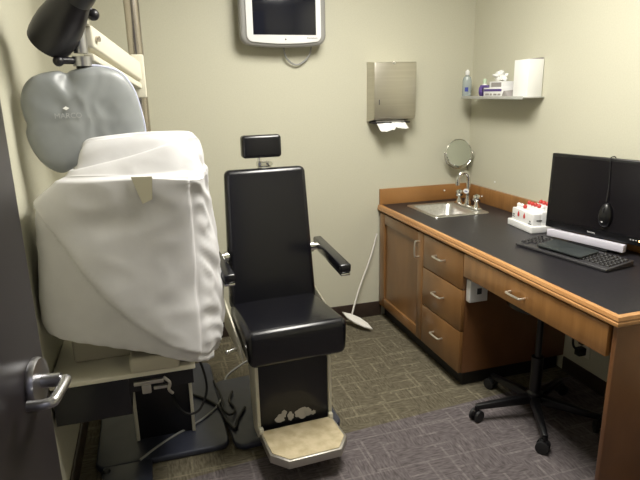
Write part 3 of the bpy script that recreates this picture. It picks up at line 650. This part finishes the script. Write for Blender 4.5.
# ================================================================== instrument stand on the left
t = empty('instrument_stand', (-2.08, -0.95, 0), label='instrument stand with dark base plate, cream table top and tall pole', cat='instrument stand'); o = Vector(t.location)
m = MB().prism([(x - o.x, y - o.y) for x, y in rounded_rect(-2.345, -1.805, -1.150, -0.36, 0.045)], 0.028, 0.008, 3, T(0, 0, 0.001)); m.build('base_plate', 'base_enamel', t)
m = MB(); B(m, -2.315, -2.125, -1.36, -1.12, 0.002, 0.027, 0.006); m.build('front_step', 'base_enamel', t)
m = MB(); m.lathe([(0.02, 0.002), (0.022, 0.02), (0.01, 0.034)], 16, T(-2.300 - o.x, -1.172 - o.y, 0)); m.build('levelling_foot', 'rubber', t)
m = MB(); B(m, -2.172, -1.950, -1.000, -0.62, 0.03, 0.530, 0.002); m.build('column_box', 'black_paint', t)
for x in (-2.178, -1.943):
    m = MB(); B(m, x - 0.007, x + 0.007, -1.010, -0.61, 0.03, 0.530, 0.002); m.build('side_trim', 'cream_enamel', t)
m = MB(); B(m, -2.405, -2.160, -1.392, -0.92, 0.388, 0.5305, 0.002); B(m, -2.160, -1.942, -1.388, -1.015, 0.470, 0.530); m.build('power_box', 'black_paint', t)
m = MB(); B(m, -2.408, -1.933, -1.402, -0.80, 0.530, 0.548, 0.004); m.build('table_top', 'cream_enamel', t)
# latch hardware hanging below the top
m = MB(); B(m, -2.145, -2.045, -1.400, -1.386, 0.495, 0.510, 0.003); B(m, -2.12, -2.088, -1.402, -1.386, 0.462, 0.496, 0.004); B(m, -2.08, -2.03, -1.404, -1.388, 0.474, 0.485, 0.003)
m.tube([Vector(q) - o for q in ((-2.045, -1.398, 0.515), (-2.025, -1.405, 0.495), (-2.030, -1.405, 0.468), (-2.018, -1.40, 0.448))], 0.0055, 8, 5); m.build('latch', 'aluminium', t)
m = MB(); B(m, -2.150, -1.985, -1.412, -1.27, 0.548, 0.604, 0.012, 4); m.build('control_pod', 'beige_plastic', t)
# pole
m = MB(); m.rod(Vector((-2.030, -0.72, 0.03)) - o, Vector((-2.030, -0.72, 2.20)) - o, 0.030, seg=28); m.build('pole', 'pole_metal', t)
m = MB(); m.rod(Vector((-2.030, -0.72, 2.20)) - o, Vector((-2.030, -0.72, 2.22)) - o, 0.026); m.build('pole_cap', 'black_plastic', t)
# arm bracket and arms: from the pole towards the lamp and refractor head
A0 = Vector((-2.020, -0.80, 1.56)); A1 = Vector((-2.185, -1.215, 1.640))
m = MB(); B(m, -2.052, -2.003, -0.850, -0.686, 1.460, 1.625, 0.006, 3); m.build('pole_bracket', 'cream_enamel', t)
def beam(mb, a, c, w, h, bev=0.004):
    a = Vector(a) - o; c = Vector(c) - o; d = c - a; side = d.cross(Vector((0, 0, 1))).normalized() * w / 2; up = Vector((0, 0, h / 2))
    mb.hexa([a - side - up, a + side - up, c + side - up, c - side - up, a - side + up, a + side + up, c + side + up, c - side + up], bev, 3)
m = MB(); beam(m, A0 + Vector((0, 0, -0.01)), A1 + Vector((0.008, 0.02, 0.020)), 0.040, 0.072, 0.008); ua = m.build('upper_arm', 'cream_enamel', t)
m = MB(); beam(m, A0 + Vector((0, 0, -0.065)), A1 + Vector((0.008, 0.02, -0.045)), 0.034, 0.022); m.build('lower_arm', 'cream_enamel', t)
for q in (A0 + Vector((-0.02, -0.03, -0.01)), A1 + Vector((0.015, 0.045, 0.012))):
    p_ = q - o; MB().rod(p_ + Vector((0.032, -0.012, 0)), p_ + Vector((-0.03, 0.012, 0)), 0.009).build('pivot_bolt', 'pole_metal', ua)
m = MB(); m.rod(A1 + Vector((-0.012, 0, -0.035)) - o, A1 + Vector((-0.012, 0, 0.06)) - o, 0.022); m.rod(A1 + Vector((-0.012, 0, -0.075)) - o, A1 + Vector((-0.012, 0, -0.045)) - o, 0.030); m.build('swivel_post', 'satin_steel', t)
m = MB(); B(m, A1.x - 0.04, A1.x + 0.022, A1.y - 0.03, A1.y + 0.03, 1.690, 1.712, 0.005); m.build('top_clamp', 'cream_enamel', t)
m = MB(); m.rod(A1 + Vector((-0.012, 0, -0.18)) - o, A1 + Vector((-0.012, 0, -0.06)) - o, 0.020); m.build('drop_rod', 'black_plastic', t)
m = MB(); m.rod(A1 + Vector((-0.03, -0.01, -0.058)) - o, A1 + Vector((-0.075, -0.035, -0.058)) - o, 0.011); m.ball(A1 + Vector((-0.078, -0.037, -0.06)) - o, 0.017); m.build('locking_knob', 'lamp_black', t)

# lamp: black shade pointing down to the left
t = empty('exam_lamp', (-2.20, -1.24, 1.73), label='black cone-shaded examination lamp above the covered equipment', cat='lamp'); o = Vector(t.location)
mouth = Vector((-2.288, -1.215, 1.638)); neck = Vector((-2.172, -1.325, 1.770))
dv = (neck - mouth); Ld = dv.length; Ml = T(*(mouth - o)) @ dv.to_track_quat('Z', 'Y').to_matrix().to_4x4()
prof = [(0.067, 0.0), (0.070, 0.02), (0.071, 0.050), (0.069, 0.085), (0.063, 0.12), (0.056, 0.15), (0.048, 0.175), (0.0455, 0.185), (0.048, 0.19), (0.048, 0.33), (0.042, 0.35)]
inner = [(0.036, 0.34), (0.042, 0.32), (0.042, 0.18), (0.059, 0.12), (0.065, 0.085), (0.067, 0.050), (0.066, 0.02), (0.064, 0.002)]
MB().lathe(prof + inner, 44, Ml, close=True).build('lamp_shade', 'lamp_black', t)
MB().lathe([(0.012, 0.09), (0.022, 0.10), (0.028, 0.12), (0.022, 0.15), (0.014, 0.20)], 24, Ml).build('bulb', 'white_plastic', t)
MB().lathe([(0.041, 0.345), (0.035, 0.365), (0.012, 0.372)], 30, Ml).build('end_cap', 'lamp_black', t)
m = MB(); m.rod(Vector((-2.165, -1.225, 1.745)) - o, Vector((-2.150, -1.218, 1.722)) - o, 0.014).ball(Vector((-2.147, -1.220, 1.722)) - o, 0.019)
m.rod(Vector((-2.175, -1.225, 1.750)) - o, Vector((-2.185, -1.218, 1.712)) - o, 0.014); m.build('swivel_knob', 'lamp_black', t)

# covered refractor head: puffy blue-grey cover
t = empty('covered_refractor', (-2.20, -1.215, 1.40), label='instrument head in a puffy blue-grey cover hanging above the white sheet', cat='covered instrument')
out = [(-0.190, 0.015), (-0.192, 0.060), (-0.178, 0.104), (-0.150, 0.133), (-0.110, 0.147), (-0.072, 0.151), (-0.050, 0.144), (-0.030, 0.154), (0.02, 0.165), (0.065, 0.162), (0.110, 0.148), (0.140, 0.115), (0.160, 0.070), (0.172, 0.010), (0.178, -0.040), (0.172, -0.10), (0.14, -0.145), (0.08, -0.16), (0.02, -0.150), (-0.03, -0.140), (-0.070, -0.160), (-0.100, -0.172), (-0.130, -0.160), (-0.160, -0.130), (-0.182, -0.085), (-0.190, -0.040), (-0.184, -0.012)]
def cm(P, n):
    Q = []
    N = len(P)
    for i in range(N):
        p0, p1, p2, p3 = (Vector((*P[(i + j) % N], 0)) for j in (-1, 0, 1, 2))
        for k in range(n):
            s = k / n; Q.append(0.5 * ((2 * p1) + (-p0 + p2) * s + (2 * p0 - 5 * p1 + 4 * p2 - p3) * s * s + (-p0 + 3 * p1 - 3 * p2 + p3) * s ** 3))
    return Q
ring = cm(out, 4); mb = MB(); rows = []
yaw = math.radians(14); HT = 0.042
prof = [(0.02, -1.0), (0.2, -1.0), (0.4, -1.0), (0.6, -0.99), (0.75, -0.97), (0.86, -0.91), (0.93, -0.80), (0.97, -0.62), (0.99, -0.38), (1.0, -0.12), (1.0, 0.15), (0.985, 0.42), (0.94, 0.66), (0.8, 0.85), (0.5, 0.95), (0.02, 1.0)]
prof = [(0.001 + 0.0585 * k, -1.0) for k in range(10)] + prof[3:]
for s, d_ in prof:
    row = []
    for q in ring:
        an_ = math.atan2(q.y, q.x); bl_ = min(1, (s / 0.97) ** 3)
        x = s * (q.x * bl_ + 0.165 * math.cos(an_) * (1 - bl_)); z = s * (q.y * bl_ + 0.135 * math.sin(an_) * (1 - bl_))
        wv = 0.006 * noise.noise(Vector((x * 14, z * 14, d_))) + 0.003 * noise.noise(Vector((x * 40, z * 22, 4 + d_)))
        # dimple near the notch at the top
        dd_ = math.exp(-((x + 0.055) ** 2 + (z - 0.120) ** 2) / 0.0007)
        ycoord = d_ * HT * (1 if d_ < 0 else 1.1) + wv * (1 if s < 0.99 else 0.4) + (0.022 * dd_ if d_ < 0 else -0.022 * dd_)
        row.append(rzm(yaw) @ Vector((x, ycoord, z)))
    rows.append(row)
mb.grid(rows, closed_u=True); bmesh.ops.recalc_face_normals(mb.bm, faces=mb.bm.faces); mb.build('cover', 'blue_grey_vinyl', t, sharp=80)
mb = MB(); mb.tube([rzm(yaw) @ Vector((q.x * 1.012, -0.004 + 0.03 * 0, q.y * 1.012)) for q in ring[32:68]], 0.0045, 8, 1); mb.build('piping', 'pale_piping', t)
Mf = rzm(yaw) @ T(-0.066, -HT - 0.0045, 0.012) @ rx(math.pi / 2)
text('cover_print', 'MARCO', 0.023, 'faint_print', t, Mf, lab='faint pale lettering with a small diamond mark')
pm = MB().prism([(-0.010, 0), (0, 0.006), (0.010, 0), (0, -0.006)], 0.0006, 0, M=rzm(yaw) @ T(-0.070, -HT - 0.0045, 0.036) @ rx(math.pi / 2)); pm.build('cover_mark', 'paper_white', t)

# white sheet draped over the instrument on the table
def cmr(P, n, closed):
    N = len(P); Q = []
    rng = range(N) if closed else range(N - 1)
    for i in rng:
        g = (lambda j: P[(i + j) % N]) if closed else (lambda j: P[min(max(i + j, 0), N - 1)])
        p0, p1, p2, p3 = g(-1), g(0), g(1), g(2)
        for k in range(n):
            s = k / n; Q.append(0.5 * ((2 * p1) + (-p0 + p2) * s + (2 * p0 - 5 * p1 + 4 * p2 - p3) * s * s + (-p0 + 3 * p1 - 3 * p2 + p3) * s ** 3))
    if not closed: Q.append(P[-1])
    return Q
# each ring: L, FL, F, FR, R, BR, B, BL  as (x, y, z)
R_ = [
 [(-2.330, -1.24, .715), (-2.285, -1.34, .695), (-2.110, -1.37, .640), (-1.940, -1.335, .560), (-1.880, -1.20, .522), (-1.91, -1.04, .56), (-2.10, -1.00, .62), (-2.30, -1.06, .68)],
 [(-2.392, -1.26, .725), (-2.350, -1.38, .700), (-2.110, -1.42, .635), (-1.932, -1.385, .548), (-1.845, -1.23, .508), (-1.86, -1.02, .56), (-2.10, -0.96, .62), (-2.35, -1.03, .68)],
 [(-2.404, -1.26, .770), (-2.375, -1.39, .748), (-2.130, -1.435, .695), (-1.933, -1.395, .610), (-1.812, -1.22, .600), (-1.83, -1.00, .62), (-2.10, -0.94, .68), (-2.37, -1.02, .72)],
 [(-2.400, -1.27, .860), (-2.370, -1.40, .850), (-2.140, -1.440, .830), (-1.933, -1.400, .800), (-1.808, -1.22, .780), (-1.83, -1.01, .78), (-2.10, -0.96, .82), (-2.37, -1.04, .85)],
 [(-2.388, -1.30, 1.03), (-2.340, -1.41, 1.03), (-2.130, -1.440, 1.02), (-1.925, -1.405, 1.00), (-1.822, -1.22, .98), (-1.84, -1.04, .98), (-2.10, -1.00, 1.0), (-2.34, -1.08, 1.02)],
 [(-2.370, -1.34, 1.140), (-2.320, -1.42, 1.150), (-2.120, -1.450, 1.165), (-1.912, -1.430, 1.150), (-1.842, -1.25, 1.13), (-1.86, -1.10, 1.12), (-2.10, -1.06, 1.12), (-2.31, -1.16, 1.13)],
 [(-2.290, -1.35, 1.205), (-2.262, -1.425, 1.228), (-2.095, -1.453, 1.226), (-1.896, -1.440, 1.204), (-1.846, -1.27, 1.20), (-1.865, -1.18, 1.19), (-2.08, -1.15, 1.19), (-2.25, -1.24, 1.19)],
 [(-2.272, -1.35, 1.222), (-2.250, -1.420, 1.242), (-2.090, -1.446, 1.240), (-1.893, -1.430, 1.220), (-1.848, -1.28, 1.22), (-1.868, -1.21, 1.21), (-2.08, -1.18, 1.21), (-2.24, -1.25, 1.21)],
 [(-2.250, -1.345, 1.252), (-2.240, -1.405, 1.256), (-2.078, -1.412, 1.288), (-1.906, -1.388, 1.328), (-1.862, -1.30, 1.312), (-1.876, -1.26, 1.30), (-2.05, -1.255, 1.29), (-2.21, -1.29, 1.26)],
 [(-2.236, -1.342, 1.262), (-2.224, -1.382, 1.250), (-2.070, -1.384, 1.276), (-1.912, -1.366, 1.327), (-1.868, -1.312, 1.330), (-1.884, -1.275, 1.32), (-2.04, -1.270, 1.32), (-2.20, -1.298, 1.30)],
 [(-2.214, -1.330, 1.315), (-2.206, -1.360, 1.310), (-2.070, -1.358, 1.325), (-1.930, -1.350, 1.338), (-1.890, -1.318, 1.345), (-1.905, -1.290, 1.350), (-2.05, -1.288, 1.348), (-2.198, -1.306, 1.336)],
 [(-2.196, -1.322, 1.336), (-2.186, -1.345, 1.334), (-2.070, -1.343, 1.345), (-1.960, -1.332, 1.346), (-1.93, -1.315, 1.350), (-1.94, -1.302, 1.354), (-2.05, -1.302, 1.354), (-2.18, -1.312, 1.344)],
]
rg = [cmr([Vector(p) for p in r], 24, True) for r in R_]
cols = list(zip(*rg)); cols = [cmr(list(c), 14, False) for c in cols]
rows = [list(r) for r in zip(*cols)]
cz0 = Vector((-2.1, -1.2, 0.9))
def seg_d(px, pz, a, c):
    ax, az = a; cx, cz = c; dx, dz = cx - ax, cz - az; L2 = dx * dx + dz * dz
    tt = max(0, min(1, ((px - ax) * dx + (pz - az) * dz) / L2)); return math.hypot(px - ax - dx * tt, pz - az - dz * tt), ((px - ax) * dz - (pz - az) * dx) / math.sqrt(L2)
fold = [(-2.335, 1.12), (-2.285, 1.02), (-2.205, 0.865), (-2.117, 0.745), (-2.02, 0.645), (-1.93, 0.585)]
def smooth(x): x = max(0, min(1, x)); return x * x * (3 - 2 * x)
nr = len(rows)
for ri, row in enumerate(rows):
    for ci, p_ in enumerate(row):
        nrm = Vector((p_.x - cz0.x, p_.y - cz0.y, 0)).normalized()
        dsp = 0.0
        dsp += 0.007 * noise.noise(Vector((p_.x * 6, p_.y * 6, p_.z * 3.0)))
        dsp += 0.0025 * noise.noise(Vector((p_.x * 13 + p_.z * 9, p_.y * 13, p_.z * 8 - p_.x * 5)))
        dsp += 0.0022 * (1 - 3 * abs(noise.noise(Vector((p_.x * 7 + p_.z * 6, p_.y * 5 + 2, p_.z * 7 - p_.x * 4))))) * smooth((p_.z - 0.6) / 0.1)
        # sharper creases on the right flank
        rt_ = smooth((p_.x + 1.93) / 0.05)
        dsp += rt_ * 0.011 * (1 - 2 * abs(noise.noise(Vector((p_.y * 9, p_.x * 7 + 3, p_.z * 15 + p_.y * 12)))))
        lf_ = smooth((-2.27 - p_.x) / 0.05)
        dsp += lf_ * 0.004 * noise.noise(Vector((p_.y * 20, 1, p_.z * 12)))
        # front flap: fold step where the flap overlaps the sheet below
        if p_.y < -1.25:
            best = min((seg_d(p_.x, p_.z, a_, c_) for a_, c_ in zip(fold, fold[1:])), key=lambda q: q[0])
            side = -best[1]
            inside = smooth((-best[1]) / 0.006) if True else 0
            zt = smooth((1.236 - p_.z) / 0.012)
            xr = smooth((-1.915 - p_.x) / 0.008)
            if p_.z > 0.56: dsp += 0.024 * smooth(side / 0.008 + 0.5) * zt * (0.3 + 0.7 * xr)
            dsp -= 0.020 * math.exp(-((p_.x + 2.16) ** 2 / 0.006 + (p_.z - 1.09) ** 2 / 0.002)) * 0.6
        # gathered hem
        if ri < 26:
            k_ = 1 - ri / 26; dsp += 0.005 * k_ * math.sin(ci * 2 * math.pi / 192 * 34 + 2 * noise.noise(p_ * 4))
        row[ci] = p_ + nrm * dsp
        if row[ci].x < XL + 0.006: row[ci].x = XL + 0.006
mb = MB(); mb.grid(rows, closed_u=True)
top = rows[-1]; c0 = sum(top, Vector()) / len(top)
mb.grid([top, [c0 + (q - c0) * 0.02 for q in top]], closed_u=True)
bmesh.ops.remove_doubles(mb.bm, verts=mb.bm.verts, dist=0.0003); bmesh.ops.recalc_face_normals(mb.bm, faces=mb.bm.faces)
t = empty('dust_sheet', (-2.11, -1.2, 0.52), label='white fabric dust sheet draped over the instrument on the stand', cat='dust sheet'); o = Vector(t.location)
mb.bm.transform(T(*(-o))); sh = mb.build('sheet', 'white_cloth', t, sharp=75)
sd = sh.modifiers.new('s', 'SOLIDIFY'); sd.thickness = 0.002; sd.offset = -1
# small see-through window in the sheet
sl = MB(); sl.prism([(-2.078, 1.234), (-2.016, 1.232), (-2.022, 1.162), (-2.052, 1.150)], 0.002, 0, M=T(0, -1.484, 0) @ rx(math.pi / 2))
sl.bm.transform(T(*(-o))); so = sl.build('window_patch', 'tan_window', t); so['label'] = 'small tan opening in the white fabric'
# covered instrument body standing on the table top
t = empty('table_instrument', (-2.15, -1.12, 0.5485), label='beige instrument base showing below the white sheet on the table top', cat='instrument'); o = Vector(t.location)
m = MB(); B(m, -2.345, -1.985, -1.26, -0.98, 0.549, 0.640, 0.012, 3); m.build('base', 'beige_plastic', t)
m = MB(); B(m, -2.25, -1.98, -1.16, -1.02, 0.64, 0.95, 0.03, 3); B(m, -2.10, -1.92, -1.22, -1.06, 0.9, 1.12, 0.03, 3); m.build('body', 'beige_plastic', t)
# cables
def cable(pts, r, m_, label, name='power_cable'):
    return tag(MB().tube(pts, r, 8, 8).build(name, m_), label, 'cable')
cable([(-1.952, -1.03, 0.525), (-1.925, -1.03, 0.46), (-1.885, -1.02, 0.33), (-1.875, -1.01, 0.22), (-1.91, -1.02, 0.14), (-1.96, -1.03, 0.13), (-2.0, -1.03, 0.17), (-2.02, -1.015, 0.22)], 0.0055, 'rubber', 'black cable looping down from the cream table top')
cable([(-2.170, -1.150, 0.0345), (-2.10, -1.08, 0.0345), (-2.02, -1.0185, 0.0345), (-1.93, -0.96, 0.0345), (-1.845, -0.88, 0.0345), (-1.80, -0.80, 0.034), (-1.775, -0.70, 0.012), (-1.72, -0.50, 0.006), (-1.50, -0.30, 0.006)], 0.005, 'grey_cord', 'thin grey cable lying across the stand base plate')
cable([(-1.93, -0.70, 0.035), (-1.86, -0.78, 0.0355), (-1.815, -0.86, 0.0355), (-1.803, -0.93, 0.035), (-1.792, -1.0, 0.0355), (-1.77, -1.06, 0.0355), (-1.75, -1.00, 0.0355), (-1.72, -0.94, 0.0355), (-1.70, -0.9, 0.0355)], 0.007, 'rubber', 'black cable tangled between the two base plates')
cable([(-1.81, -0.60, 0.034), (-1.792, -0.78, 0.036), (-1.80, -0.90, 0.046), (-1.775, -0.96, 0.046), (-1.745, -0.90, 0.036), (-1.76, -0.82, 0.036), (-1.735, -0.74, 0.036)], 0.006, 'rubber', 'shorter black cable coiled beside the exam chair plate')
# cord on the wall under the desk
t = empty('wall_outlet', (-0.001, -1.17, 0.20), label='wall outlet with black plug under the desk', cat='outlet')
MB().box(-0.006, 0, -0.036, 0.036, -0.06, 0.06, 0.002).build('cover_plate', 'white_trim', t)
MB().box(-0.05, -0.006, -0.018, 0.018, -0.045, -0.005, 0.004).box(-0.035, -0.006, -0.014, 0.014, 0.012, 0.04, 0.004).build('plug', 'rubber', t)
cable([(-0.045, -1.17, 0.185), (-0.07, -1.16, 0.22), (-0.06, -1.15, 0.35), (-0.04, -1.14, 0.50), (-0.03, -1.14, 0.62), (-0.03, -1.15, 0.715)], 0.006, 'rubber', 'black cable rising from the wall outlet behind the desk drawer')
